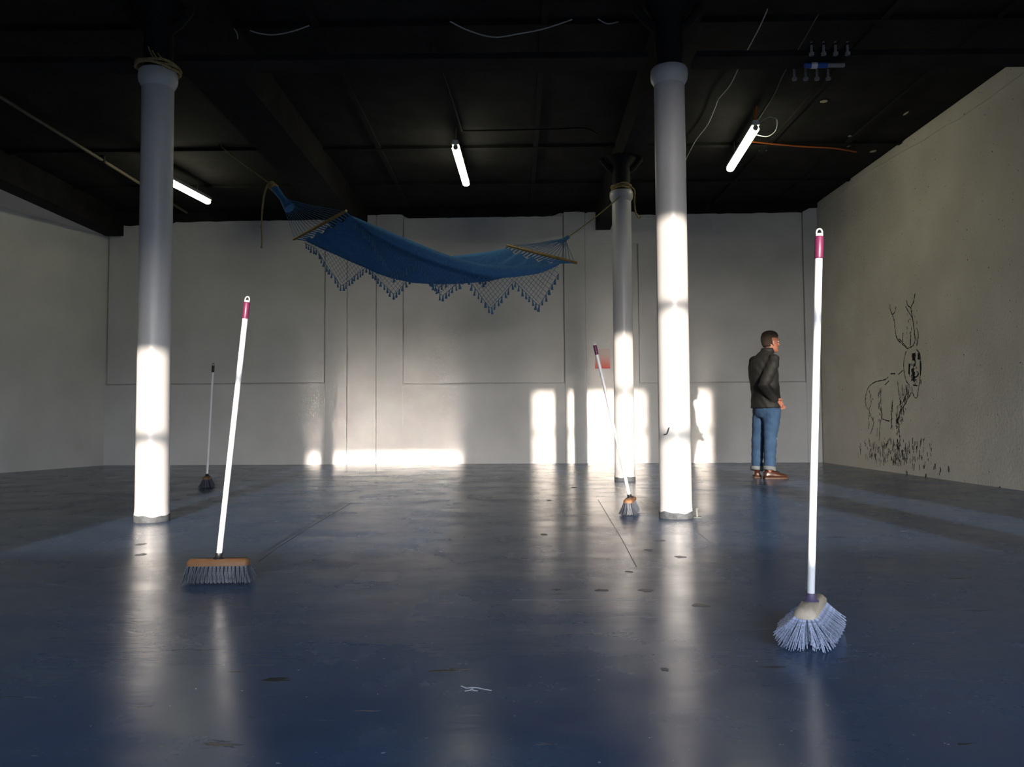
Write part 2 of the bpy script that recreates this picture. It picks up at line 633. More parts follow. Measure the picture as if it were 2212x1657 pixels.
# wall behind the camera with the sunlit windows
fb = MB()
xs = [-13.0]
for w in WINDOWS:
    fb.box((xs[-1], WIN_Y - 0.12, 0), (w[0], WIN_Y, CEIL))
    fb.box((w[0], WIN_Y - 0.12, 0), (w[1], WIN_Y, w[2]))
    fb.box((w[0], WIN_Y - 0.12, w[3]), (w[1], WIN_Y, CEIL))
    xs.append(w[1])
fb.box((xs[-1], WIN_Y - 0.12, 0), (XR + 0.25, WIN_Y, CEIL))
wall_front = fb.build('wall_front', M_wallL, kind='structure')
for i, (x0, x1, z0, z1) in enumerate(WINDOWS):
    wo = MB()
    for (lo, hi) in (((x0, z0), (x1, z0 + 0.05)), ((x0, z1 - 0.05), (x1, z1)), ((x0, z0), (x0 + 0.04, z1)), ((x1 - 0.04, z0), (x1, z1))):
        wo.box((lo[0], WIN_Y - 0.08, lo[1]), (hi[0], WIN_Y - 0.03, hi[1]))
    w = wo.build('window_%d' % (i + 1), M_frame, kind='structure')
    for zt in (1.84, 2.80):
        if z0 < zt < z1 - 0.1:
            MB().box((x0, WIN_Y - 0.08, zt - 0.035), (x1, WIN_Y - 0.03, zt + 0.035)).build('transom', M_frame, w)

# added unseen terrace block, height set to cut low sky light at the windows
tb_ = MB().box((-45, -42, -0.5), (45, -34, 3.75))
for k in range(9):
    tb_.box((-41 + k * 10, -40, 3.75), (-39.6 + k * 10, -39.2, 4.6))
sky_blocker = tb_.build('sky_blocker_terrace', mat('sky_blocker_brick', (0.16, 0.10, 0.08), 0.85, 0.2, var=0.2, vscale=4), kind='structure')
MB().box((-60, -60, -0.6), (60, WIN_Y - 0.35, -0.5)).build('street_ground', mat('street_asphalt', (0.09, 0.09, 0.09), 0.85, 0.2), sky_blocker)

# ------------------------------------------------------------------ ceiling beams, battens, pipes
def prism_between(p0, p1, w, h):
    """box beam: p0,p1 centre of underside ends"""
    p0, p1 = Vector(p0), Vector(p1)
    t = (p1 - p0).normalized()
    s = Vector((t.y, -t.x, 0)).normalized() * (w / 2)
    z = Vector((0, 0, h))
    vs = [p0 - s, p0 + s, p1 + s, p1 - s]
    return MB().add(vs + [p + z for p in vs], [(0, 3, 2, 1), (4, 5, 6, 7), (0, 1, 5, 4), (1, 2, 6, 5), (2, 3, 7, 6), (3, 0, 4, 7)])


prism_between((-2.72, WIN_Y, 3.85), (-2.72, 13.05, 3.85), 0.50, 0.40).build('beam', M_black, ceiling)
prism_between((1.22, WIN_Y, 3.85), (1.45, 12.93, 3.85), 0.24, 0.40).build('beam', M_black, ceiling)
prism_between((-6.75, WIN_Y, 3.855), (-6.75, 13.1, 3.855), 0.30, 0.40).build('beam', M_black, ceiling)
for x in (-1.75, 0.27, 3.25, 4.25):
    prism_between((x, 6.2, CEIL - 0.03), (x, 12.8, CEIL - 0.03), 0.06, 0.04).build('batten', M_black, ceiling)
for y in (6.9, 10.05, 11.6):
    prism_between((-6.6, y, CEIL - 0.035), (XR - 0.02, y - 0.1, CEIL - 0.035), 0.07, 0.04).build('batten', M_black, ceiling)
for (xa, xb_) in ((-6.6, -2.87), (-2.51, 1.0), (1.36, XR - 0.01)):
    tie = prism_between((xa, 5.86, 3.42), (xb_, 5.86, 3.42), 0.22, 0.045).build('tie_beam', M_black, ceiling)
# splice clamps with bolts on the tie beam at the right
for k in range(4):
    xb_ = 2.19 + k * 0.088
    for (y, zl, zh) in ((5.69, 3.395, 3.495), (6.05, 3.365, 3.495)):
        mb = MB().tube([(xb_, y, zl), (xb_, y, zh)], 0.009, 6)
        mb.tube([(xb_, y, zl), (xb_, y, zl + 0.02)], 0.019, 6)
        mb.build('bolt', M_grey, tie)
    MB().box((xb_ - 0.012, 5.67, 3.47), (xb_ + 0.012, 6.07, 3.48)).build('clamp_bar', M_blackiron, tie)

t = thing('taped_pipe', 'grey pipe end wrapped in blue and white tape lying under the tie beam', 'pipe', (2.34, 5.86, 3.39))
MB().tube([(2.36, 5.86, 3.397), (2.50, 5.86, 3.397)], 0.017, 12).build('pipe', M_grey, t, True)
MB().tube([(2.20, 5.86, 3.397), (2.37, 5.86, 3.397)], 0.021, 12).build('tape_sleeve', M_tape, t, True, label='blue tape sleeve')
MB().tube([(2.248, 5.86, 3.396), (2.293, 5.86, 3.396)], 0.024, 12).build('tape_band', M_white, t, True, label='white tape band')
o = MB().ellipsoid(at(1848, 129, 5.9), 0.035, 0.02, 0.012, Matrix.Rotation(-0.4, 3, 'Y')).build('paper_scrap', M_white, None, True)
tag(o, 'crumpled white scrap caught beside the bolts of the tie beam', 'scrap')

# long pipe run at the left and cables on the ceiling
pipe = thing('conduit_pipe', 'thin dusty pipe running along the black ceiling on small brackets', 'pipe', (-5.47, 9.5, 4.19))
MB().tube([(-5.47, 6.0, 4.19), (-5.45, 12.9, 4.19)], 0.022, 8).build('pipe_run', mat('dusty_pipe', (0.10, 0.085, 0.06), 0.6, 0.3), pipe, True)
for y in (7.6, 10.25, 11.9):
    MB().box((-5.51, y - 0.02, 4.16), (-5.43, y + 0.02, CEIL - 0.001)).build('bracket', M_blackiron, pipe)
pb = on_height(205, 343, 4.05)


def cable(name, pts, r, m, label, cat='cable', smooth_n=6, group=None):
    o = MB().tube(catmull(pts, smooth_n), r, 6).build(name, m, None, 'all')
    return tag(o, label, cat, group)


ZC = CEIL - 0.05
cable('hanging_cable', [on_height(x, y, z) for x, y, z in ((540, 66, ZC), (560, 72, ZC - .03), (592, 75, ZC - .05), (630, 68, ZC - .03), (668, 55, ZC))],
      0.006, M_wire, 'short white cable sagging from the ceiling behind the rope ringed column')
cable('hanging_cable', [on_height(x, y, z) for x, y, z in ((972, 46, ZC), (1010, 65, ZC - .04), (1065, 80, ZC - .08), (1120, 73, ZC - .06), (1175, 62, ZC - .03), (1236, 42, ZC))],
      0.006, M_wire, 'long white cable sagging in a shallow bow from the ceiling above the middle lamp')
cable('hanging_cable', [on_height(x, y, z) for x, y, z in ((1292, 41, ZC), (1312, 51, ZC - .03), (1336, 47, ZC))],
      0.005, M_wire, 'very short white cable loop on the ceiling beside the bare capital column')
cable('hanging_cable', [on_height(x, y, z) for x, y, z in ((470, 90, ZC), (492, 92, ZC - .05), (512, 86, ZC - .06), (510, 68, ZC - .03), (498, 60, ZC), (488, 78, ZC - .03))],
      0.005, M_wire, 'curled loop of thin cable on the ceiling near the rope ringed column')
cable('ceiling_cable', [on_height(x, y, ZC) for x, y in ((1658, 20), (1640, 60), (1603, 130), (1578, 182), (1552, 214), (1545, 232), (1528, 270), (1505, 300), (1486, 335), (1480, 350))],
      0.006, M_wire, 'long thin white cable running over the ceiling past the bare capital column')
cable('ceiling_cable', [on_height(x, y, ZC) for x, y in ((1768, 30), (1740, 80), (1710, 130), (1690, 165), (1672, 205), (1650, 240), (1634, 266))],
      0.005, mat('dim_cable', (0.13, 0.13, 0.12), 0.7, 0.2), 'dim grey cable along the ceiling leading to the lamp with orange tail')
cable('black_conduit', [on_height(x, y, ZC) for x, y in ((930, 95), (962, 170), (985, 240), (998, 282))], 0.014, M_blackiron,
      'black conduit along the ceiling ending at the middle lamp', 'conduit')
cable('black_conduit', [on_height(x, y, ZC) for x, y in ((998, 283), (1100, 281), (1200, 279), (1262, 277), (1290, 290))], 0.010, M_blackiron,
      'black conduit crossing the ceiling from the middle lamp to the beam', 'conduit')

# flakes of old paint on the black ceiling
for (x, y, w, h) in ((1780, 219, 17, 7), (1836, 294, 9, 4), (1886, 327, 12, 7), (1957, 245, 6, 10), (1642, 326, 6, 3), (1655, 325, 5, 3), (1592, 392, 11, 4),
                     (1289, 316, 5, 6), (655, 403, 5, 8), (1842, 312, 4, 16)):
    c = on_height(x, y, CEIL - 0.008)
    s = c.y / F
    MB().ellipsoid(c, w * s / 2, h * s * 1.2, 0.008, Matrix.Rotation(random.uniform(-.5, .5), 3, 'Z'), 7, 4).build('paint_flake', M_flake, ceiling)

# ------------------------------------------------------------------ columns
def column(px, py, ztop, label, upper):
    b = on_floor(px, py)
    # base pixel is the front edge of the collar
    b.y += 0.12
    b.x = EYE.x + (b.x - EYE.x) * (b.y / (b.y - 0.12))
    t = thing('iron_column', label, 'column', (b.x, b.y, 0), 'white iron columns carrying the ceiling beams')
    n = 48
    # ragged cement collar
    rings = []
    for (r, z) in ((0.124, 0.0), (0.124, 0.045), (0.108, 0.045)):
        rr = []
        for k in range(n):
            a = 2 * PI * k / n
            dz = 0.006 * math.sin(3 * a + px) + 0.004 * math.sin(7 * a) if z > 0.01 else 0
            rr.append(Vector((b.x + r * math.cos(a), b.y + r * math.sin(a), z + dz)))
        rings.append(rr)
    MB().loft(rings).build('base_collar', M_cement, t, True)
    MB().lathe([(0.116, 0.035), (0.123, 0.05), (0.120, 0.075), (0.1185, 0.11), (0.1165, 1.5), (0.114, ztop - 0.17),
                (0.114, ztop - 0.13)], b, n).build('shaft', M_column, t, True)
    MB().lathe([(0.113, ztop - 0.13), (0.120, ztop - 0.115), (0.136, ztop - 0.085), (0.141, ztop - 0.05), (0.138, ztop - 0.012), (0.131, ztop),
                (0.09, ztop)], b, n).build('capital', M_column, t, True)
    # black painted head above, flaring to carry the beam
    mb = MB().lathe([(0.098, ztop - 0.01), (0.098, ztop + 0.10), (0.106, ztop + 0.13), (0.106, upper - 0.12), (0.17, upper - 0.03), (0.19, upper)], b, n)
    head = mb.build('column_head', M_blackiron, t, True)
    for sx in (-1, 1):
        p = [Vector((b.x + sx * 0.09, b.y, upper - 0.16)), Vector((b.x + sx * 0.15, b.y, upper - 0.12)), Vector((b.x + sx * 0.24, b.y, upper - 0.01))]
        MB().tube(catmull(p, 5), [0.035] * 11, 8).build('bracket', M_blackiron, head, True)
    return t, b


colL, bL = column(328, 1130, 3.37, 'white iron column with a thick straw rope ring on its capital', 3.86)
colR, bR = column(1460, 1122, 3.38, 'white iron column with bare capital and a metal stub beside its foot', 3.86)
colM, bM = column(1350, 1040, 3.45, 'white iron column with the taut hammock rope tied below its black head', 3.86)

# metal stub in the floor beside the right front column
p = on_floor(1506, 1118)
t = thing('floor_stub', 'short galvanised metal stub sticking out of the floor beside a column', 'pipe stub', (p.x, p.y, 0))
MB().tube([(p.x, p.y, 0), (p.x - 0.004, p.y, 0.068)], 0.0085, 8).build('rod', M_metal, t, True)
MB().tube([(p.x, p.y, 0.055), (p.x - 0.004, p.y, 0.07)], 0.0115, 6).build('nut', M_metal, t)
MB().lathe([(0.035, 0.0), (0.033, 0.005), (0.01, 0.006)], p, 12).build('floor_flange', M_metal, t)

# scratch on the right front column
mb = MB().tube(catmull([at(1434, 938, bR.y - 0.105), at(1441, 937, bR.y - 0.116), at(1446, 923, bR.y - 0.121)], 4), 0.003, 5)
mb.build('scratch', M_ink, colR)


def coil(name, c, r, z, turns, label, tilt=0.0, rr=0.011):
    t = thing(name, label, 'rope', (c.x, c.y, z))
    for k in range(turns):
        pts = []
        n = 40
        for i in range(n + 1):
            a = 2 * PI * i / n
            rad = r + random.uniform(-0.004, 0.004) + 0.006 * math.sin(a * 2 + k)
            pts.append(Vector((c.x + rad * math.cos(a), c.y + rad * math.sin(a),
                               z + k * 0.014 + 0.008 * math.sin(3 * a + k * 2) + tilt * math.cos(a))))
        MB().tube(pts, rr, 6, False).build('rope_turn', M_rope, t, 'all')
    return t


tc_ = coil('rope_coil', bL, 0.150, 3.385, 3, 'thick straw rope ring lying around a white column capital, loose ends upright', -0.012)
for (dx, dy, h) in ((-0.01, 0.02, 0.10), (0.02, 0.03, 0.07), (0.06, -0.02, 0.05)):
    q = Vector((bL.x + dx, bL.y - 0.145, 3.40))
    MB().tube(catmull([q + Vector((0.05, 0, 0)), q + Vector((0.02, 0, h * 0.5)), q + Vector((0, 0, h))], 4), 0.005, 5).build('loose_end', M_rope, tc_)
coil('rope_coil', bM, 0.112, 3.475, 4, 'straw rope wound tightly around the black head of the hammock column', 0.0)
cable('rope_tail', [Vector((bM.x + 0.10, bM.y - 0.08, 3.49)), Vector((bM.x + 0.150, bM.y - 0.06, 3.44)), Vector((bM.x + 0.146, bM.y - 0.06, 3.30)),
                    Vector((bM.x + 0.165, bM.y - 0.05, 3.17)), Vector((bM.x + 0.21, bM.y, 3.12)), Vector((bM.x + 0.23, bM.y, 3.155))], 0.009, M_rope,
      'loose rope tail dangling beside the hammock column below its wound rope', 'rope')

# ------------------------------------------------------------------ fluorescent lamps
def lamp(p_near, p_far, label, hang_near=True, loops=False):
    z = 4.0
    a = on_height(*p_near, z)
    b = on_height(*p_far, z)
    d = (b - a).normalized()
    c = (a + b) / 2
    a, b = c - d * 0.765, c + d * 0.765
    t = thing('tube_lamp', label, 'lamp', (c.x, c.y, z), 'fluorescent lamps under the ceiling')
    s = Vector((d.y, -d.x, 0)).normalized()
    up = Vector((0, 0, 1))
    # batten: shallow trapezoid spine
    rings = []
    for e in (a, b):
        rings.append([e - s * 0.045 + up * 0.02, e + s * 0.045 + up * 0.02, e + s * 0.03 + up * 0.075, e - s * 0.03 + up * 0.075])
    MB().loft(rings).build('batten', M_batten, t, bevel=0.004)
    ao, bo = a + d * 0.05, b - d * 0.05
    tb = MB()
    tb.tube([ao - up * 0.014, bo - up * 0.014], [(0.048, 0.034)] * 2, 16)
    tb.build('tube', M_tube, t, True)
    for e, e2 in ((a, ao), (b, bo)):
        MB().tube([e - up * 0.008 + (e2 - e) * 0.35, e2 - up * 0.008], 0.030, 10).build('lamp_holder', M_grey, t, True)
    for k in (0.06, 0.78):
        q = a.lerp(b, k)
        MB().tube([q + up * 0.07, q + up * (CEIL - z)], 0.006, 5).build('hanging_cord', M_rope, t)
    if loops:
        q = a + up * 0.07
        MB().tube([q + s * -0.01, q + s * 0.01 + up * 0.16], 0.013, 6).build('cable_tail', M_orange, t, label='orange cable tail')
        q = a + up * 0.05 + s * 0.05
        pts = [q, q + s * 0.09 + up * 0.05, q + s * 0.18 + up * 0.02, q + s * 0.19 - up * 0.07 + d * 0.1, q + s * 0.12 - up * 0.10 + d * 0.2, q + s * 0.03 - up * 0.02 + d * 0.35]
        MB().tube(catmull(pts, 6), 0.006, 5).build('cable_loop', M_wire, t, 'all')
    return t


lamp((330, 372), (446, 433), 'lit fluorescent tube lamp hanging by cords behind the rope ringed column')
lamp((983, 313), (1008, 399), 'lit fluorescent tube lamp hanging at the end of the black conduit')
lamp((1630, 278), (1578, 362), 'lit fluorescent tube lamp with an orange cable tail and cable loop', loops=True)
cable('orange_cable', [on_height(x, y, ZC) for x, y in ((1625, 306), (1680, 312), (1740, 317), (1800, 320), (1850, 328))], 0.010, M_orange,
      'orange cable fixed across the ceiling towards the roughcast wall')

# ------------------------------------------------------------------ hammock
def plerp(lst, u):
    """lst of (u, px, py, d)"""
    if u <= lst[0][0]:
        a = lst[0]
        return a[1:]
    for a, b in zip(lst, lst[1:]):
        if u <= b[0]:
            k = (u - a[0]) / (b[0] - a[0])
            k2 = k
            return tuple(a[i] + (b[i] - a[i]) * k2 for i in (1, 2, 3))
    return lst[-1][1:]


def smooth_curve(lst, n=64):
    raw = [at(*plerp(lst, i / n)) for i in range(n + 1)]
    for _ in range(6):
        raw = [raw[0]] + [(raw[i - 1] + raw[i] * 2 + raw[i + 1]) / 4 for i in range(1, n)] + [raw[-1]]
    return raw


def sample(c, u):
    u = max(0, min(1, u)) * (len(c) - 1)
    i = min(int(u), len(c) - 2)
    return c[i].lerp(c[i + 1], u - i)


def lin(pts, d0, d1):
    n = len(pts) - 1
    x0, x1 = pts[0][0], pts[-1][0]
    return [((x - x0) / (x1 - x0), x, y, d0 + (d1 - d0) * (x - x0) / (x1 - x0)) for x, y in pts]


Nc = smooth_curve(lin([(757, 467), (786, 479), (868, 513), (960, 551), (1045, 574), (1117, 577), (1171, 573), (1210, 568)], 9.38, 9.05))
NBc = smooth_curve(lin([(764, 474), (782, 490), (817, 515), (899, 554), (972, 579), (1045, 597), (1081, 602), (1108, 600), (1171, 591), (1207, 573)], 9.35, 9.02))
Fc = smooth_curve(lin([(658, 519), (687, 534), (738, 556), (800, 573), (870, 574), (930, 562), (967, 554), (1027, 548), (1081, 539), (1092, 537)], 10.08, 9.70))
Bc = smooth_curve([(0, 708, 494, 9.73), (.15, 768, 545, 9.70), (.3, 832, 588, 9.66), (.45, 900, 611, 9.6), (.6, 962, 615, 9.55), (.75, 1035, 607, 9.5), (.9, 1100, 588, 9.42), (1, 1148, 558, 9.38)])
hc = sample(Bc, 0.5)
ham = thing('hammock', 'blue cotton hammock with wooden spreader bars and netted tassel fringe', 'hammock', (hc.x, hc.y, hc.z))
NU, NV = 72, 24
rings = []
for i in range(NU + 1):
    u = i / NU
    f, b_, n_ = sample(Fc, u), sample(Bc, u), sample(Nc, u)
    e = min(u, 1 - u)
    amp = 0.022 * math.exp(-e * 7) + 0.005
    row = []
    for j in range(NV + 1):
        v = j / NV
        p = f * ((1 - v) * (1 - 2 * v)) + b_ * (4 * v * (1 - v)) + n_ * (v * (2 * v - 1))
        p = p + Vector((0, 0, amp * math.sin(v * PI * 9 + 2 * math.sin(u * 6)) * min(1, v * 6, (1 - v) * 6)))
        row.append(p)
    rings.append(row)
MB().loft(rings, False, False).build('fabric_bed', M_blue, ham, 'all', solid=0.004)
rings = []
for i in range(NU + 1):
    u = i / NU
    a, b_ = sample(Nc, u), sample(NBc, u)
    out = Vector((0.0, -0.03, 0))
    pts = [a + Vector((0, 0.03, -0.004)), a + Vector((0, 0, 0.008)), a.lerp(b_, 0.35) + out, a.lerp(b_, 0.7) + out * 1.1, b_ + out * 0.6]
    rings.append(pts)
MB().loft(rings, False, False).build('border', M_blue2, ham, 'all', solid=0.005, label='smooth folded blue border of the hammock edge')

# spreader bars
bars = {}
for key, (n, f) in {'left': ((745, 457, 9.40), (637, 516, 10.10)), 'right': ((1241, 567, 9.0), (1099, 531, 9.70))}.items():
    a, b_ = at(*n), at(*f)
    ex = (b_ - a).normalized() * 0.03
    MB().tube([a - ex, a.lerp(b_, .3), a.lerp(b_, .7), b_ + ex], [0.017, 0.021, 0.021, 0.017], 10).build('spreader_bar', M_bamboo, ham, True)
    bars[key] = (a, b_)
# clew strings: knot - bar - fabric
kl = at(608, 428, 9.85)
kr = at(1222, 516, 9.30)
for key, knot, u in (('left', kl, 0.0), ('right', kr, 1.0)):
    a, b_ = bars[key]
    mb = MB()
    mb2 = MB()
    ns = 17
    for k in range(ns):
        v = k / (ns - 1)
        q = a.lerp(b_, v)
        f, b0, n_ = sample(Fc, u), sample(Bc, u), sample(Nc, u)
        w = 1 - v
        e = f * ((1 - w) * (1 - 2 * w)) + b0 * (4 * w * (1 - w)) + n_ * (w * (2 * w - 1))
        jit = Vector((random.uniform(-.012, .012), random.uniform(-.012, .012), random.uniform(-.012, .012)))
        mid = knot.lerp(q, 0.5) + Vector((0, 0, -0.012))
        mb.tube([knot + jit, mid, q], 0.0035, 4, False)
        mb2.tube([q, e], 0.008, 4, False)
    mb.build('clew_strings', M_cordl if key == 'left' else M_cord, ham, kind='stuff')
    mb2.build('fabric_loops', M_blue, ham, kind='stuff')
# bound strings fan out of a blue wrapped neck
nl0 = at(583, 397, 9.90)
MB().tube([nl0, at(595, 408, 9.88), at(610, 428, 9.85), at(626, 450, 9.82)], [0.030, 0.048, 0.040, 0.075], 10).build('bound_neck', M_blue, ham, True)
mb = MB()
for (x, y) in ((652, 447), (640, 462), (628, 470), (622, 466)):
    mb.add([kl + Vector((0, 0, .02)), kl - Vector((0, 0, .02)), at(x, y, 9.8), at(x - 6, y + 4, 9.8)], [(0, 1, 2, 3)])
nr0 = at(1229, 511, 9.30)
MB().tube([nr0, at(1219, 518, 9.3), at(1205, 523, 9.3)], [0.022, 0.026, 0.018], 8).build('bound_neck', M_cord, ham, True)


# netted fringe and tassels
def arc_table(c):
    s = [0.0]
    for i in range(1, len(c)):
        s.append(s[-1] + (c[i] - c[i - 1]).length)
    return s


tas = MB().tube([(0, 0, 0.0), (0, 0, -0.012), (0, 0, -0.02), (0, 0, -0.075)], [0.003, 0.009, 0.006, 0.015], 6).mesh('tassel')
tas.materials.append(M_cord)
tas.polygons.foreach_set('use_smooth', [True] * len(tas.polygons))


def fringe(c, peaks, pitch_px, side):
    s = arc_table(c)
    tot = s[-1]

    def pt(q):
        for i in range(len(s) - 1):
            if q <= s[i + 1]:
                return c[i].lerp(c[i + 1], (q - s[i]) / (s[i + 1] - s[i]))
        return c[-1].copy()

    def pxx(p):
        return VPX + (p.x - EYE.x) * F / p.y

    def length(q):
        x = pxx(pt(q))
        dmin = min(abs(x - pk) for pk in peaks)
        k = max(0, 1 - dmin / (pitch_px / 2))
        return 0.035 + 0.34 * k
    mb = MB()
    ds = 0.056
    n = int(tot / ds)
    for k in range(n + 1):
        for sg in (-1, 1):
            q0 = k * ds
            pts = []
            tt = 0.0
            while tt <= 0.40:
                q = q0 + sg * tt * 0.85
                if q < 0 or q > tot or tt > length(q) + 0.004:
                    break
                p = pt(q) - Vector((0, 0, tt))
                p.y += 0.012 * math.sin(q * 9 + side) * tt * 4
                pts.append(p)
                tt += ds / 2
            if len(pts) > 1:
                mb.tube(pts, 0.0026, 3, False)
    # bottom edge cord
    pts = []
    k = 0
    while k * ds / 2 <= tot:
        q = k * ds / 2
        p = pt(q) - Vector((0, 0, length(q)))
        p.y += 0.012 * math.sin(q * 9 + side) * length(q) * 4
        pts.append(p)
        k += 1
    mb.tube(pts, 0.0035, 4, False)
    net = mb.build('fringe_net', M_cord, ham, kind='stuff')
    dt = 0.040
    for k in range(int(tot / dt) + 1):
        q = k * dt + dt / 2
        if q > tot:
            break
        p = pt(q) - Vector((0, 0, length(q)))
        p.y += 0.012 * math.sin(q * 9 + side) * length(q) * 4
        o = bpy.data.objects.new('tassel', tas)
        COL.objects.link(o)
        o.parent = ham
        o.location = p - wloc(ham)
        o.rotation_euler = (random.uniform(-.12, .12), random.uniform(-.18, .18), random.uniform(0, 6))
        o.scale = (random.uniform(.8, 1.3),) * 2 + (random.uniform(.8, 1.15),)


fringe([p + Vector((0, -0.02, 0)) for p in NBc], (850, 955, 1060, 1165), 108, 0.0)
fringe(Fc, (735, 850, 950, 1045), 112, 1.7)

# ropes that hold the hammock
hook = on_height(478, 317, CEIL - 0.02)
t = thing('hammock_rope', 'thin rope tying the hammock neck to a ceiling hook, with a long knotted tail', 'rope', (nl0.x, nl0.y, nl0.z))
MB().tube([hook, hook.lerp(nl0, .5) - Vector((0, 0, 0.01)), nl0], 0.008, 6).build('taut_rope', M_rope, t, 'all')
MB().tube([hook + Vector((-.03, 0, 0.02)), hook + Vector((0, 0, -0.012)), hook + Vector((.03, 0, 0.02))], 0.008, 6).build('ceiling_hook', M_blackiron, t)
mb = MB()
dirn = (at(600, 412, 9.88) - nl0).normalized()
for k in range(5):
    c = nl0 + dirn * (0.012 + 0.022 * k)
    s1 = dirn.cross(Vector((0, 1, 0))).normalized()
    s2 = dirn.cross(s1).normalized()
    mb.tube([c + s1 * (0.042 * math.cos(a * PI / 6)) + s2 * (0.042 * math.sin(a * PI / 6)) for a in range(13)], 0.012, 6, False)
mb.build('knot', M_rope, t, 'all')
mb = MB().tube(catmull([nl0 + Vector((-.02, -.03, -.02)), at(571, 420, 9.86), at(567, 450, 9.86), at(565, 490, 9.86), at(566, 515, 9.86), at(565, 536, 9.86)], 5), [0.012] * 12 + [0.009] * 12 + [0.014] * 2, 6)
mb.ellipsoid(at(565, 489, 9.86), 0.02, 0.02, 0.025)
mb.build('rope_tail', M_rope, t, 'all')
ra = Vector((bM.x - 0.02, bM.y - 0.15, 3.36))
cable('hammock_rope', [nr0, nr0.lerp(ra, .5) - Vector((0, 0, .015)), ra], 0.007, M_rope, 'thin taut rope tying the hammock to a white column', 'rope')

# ------------------------------------------------------------------ brooms
def tuft_mesh(m, h, spread, name):
    mb = MB()
    for k in range(7):
        a = 2 * PI * k / 7
        r0 = 0.0028
        r1 = spread * random.uniform(.5, 1.1)
        hh = h * random.uniform(.93, 1.0)
        p0 = Vector((r0 * math.cos(a), r0 * math.sin(a), 0))
        p1 = Vector((r1 * .45 * math.cos(a), r1 * .45 * math.sin(a), -hh * .5))
        p2 = Vector((r1 * math.cos(a), r1 * math.sin(a), -hh))
        mb.tube([p0, p1, p2], [0.0016, 0.0016, 0.0011], 3, False)
    me = mb.mesh(name)
    me.materials.append(m)
    return me


def broom(base, yaw_, top, wood, bris, grip, label, flare_x=0.25, flare_y=0.9, bh=0.085, silver=False, loop=True, grp='upright brooms'):
    """base: floor point under the block; yaw_: direction of the block's length; top: tip of the handle"""
    t = thing('broom', label, 'broom', (base.x, base.y, 0), grp)
    t.rotation_euler = (0, 0, yaw_)
    R = Matrix.Rotation(-yaw_, 3, 'Z')
    tl = R @ (Vector(top) - Vector((base.x, base.y, 0)))

    def lb(mb, name, m, par=None, **k):
        me = mb.mesh(name)
        return finish(name, me, m, par or t, **k)
    Lh, Wh, bt = 0.142, 0.035, 0.030
    z0 = bh
    # block with rounded ends and chamfered top
    def outline(s, z, inset=0.0):
        pts = []
        for sx, a0 in ((1, -PI / 2), (-1, PI / 2)):
            for k in range(7):
                a = a0 + PI * k / 6
                rr = Wh - inset
                ex = 0.018
                pts.append(Vector((sx * (Lh - ex) + ex * abs(math.cos(a)) * sx - sx * inset, rr * math.sin(a), z)))
        return pts
    blk = lb(MB().loft([outline(1, z0), outline(1, z0 + bt * .55), outline(1, z0 + bt, 0.012)]), 'broom_head', wood, smooth=True)
    # socket, handle
    hb = Vector((0, 0, z0 + bt))
    d = (tl - hb).normalized()
    ln = (tl - hb).length
    lb(MB().tube([hb - d * 0.015, hb + d * 0.002, hb + d * 0.008, hb + d * 0.026], [0.026, 0.026, 0.018, 0.0155], 14), 'socket', M_socket if silver else M_blackplastic, smooth=True)
    lb(MB().tube([hb + d * 0.01, hb + d * (ln - 0.02)], 0.0125, 14), 'handle', M_handle, smooth=True)
    g = lb(MB().tube([hb + d * (ln - 0.105), hb + d * (ln - 0.1), hb + d * (ln - 0.033), hb + d * (ln - 0.028)], [0.0135, 0.0148, 0.0148, 0.0125], 14), 'grip', grip, smooth=True)
    # hanging eye on the tip
    sx = Vector((1, 0, 0)) if abs(d.x) < .9 else Vector((0, 1, 0))
    view = (R @ Vector((1, 0, 0)))
    cc = hb + d * (ln - 0.016)
    pts = [cc + view * (0.010 * math.cos(a)) + d * (0.014 * math.sin(a)) for a in [2 * PI * k / 16 for k in range(17)]]
    lb(MB().tube(pts, 0.003, 6, False), 'hanging_eye', M_clear if loop else M_blackplastic, g, smooth='all')
    # bristle tufts
    me = tuft_mesh(bris, bh * 1.03, 0.011, 'bristle_tuft')
    rows, cols = (7, 16) if silver else (5, 16)
    wob = 0.16 if silver else 0.07
    for i in range(rows):
        for j in range(cols):
            fx = (j / (cols - 1)) * 2 - 1
            fy = (i / (rows - 1)) * 2 - 1
            o = bpy.data.objects.new('bristle_tuft', me)
            COL.objects.link(o)
            o.parent = blk
            ax = flare_x * fx * abs(fx) + random.uniform(-wob, wob)
            ay = flare_y * fy + random.uniform(-wob, wob)
            dv = Vector((ax, ay, -1)).normalized()
            q = dv.to_track_quat('-Z', 'Y')
            o.location = (fx * (Lh - 0.014), fy * (Wh - 0.008), z0 + 0.004)
            o.rotation_euler = q.to_euler()
            sc = (bh * 0.985) / (bh * 1.03 * -dv.z) if -dv.z > 0.75 else 1.0 / 0.98
            sc = min(sc, (bh + .004) / (bh * 1.03 * -dv.z))
            o.scale = (1.25, 1.25, sc)
    return t


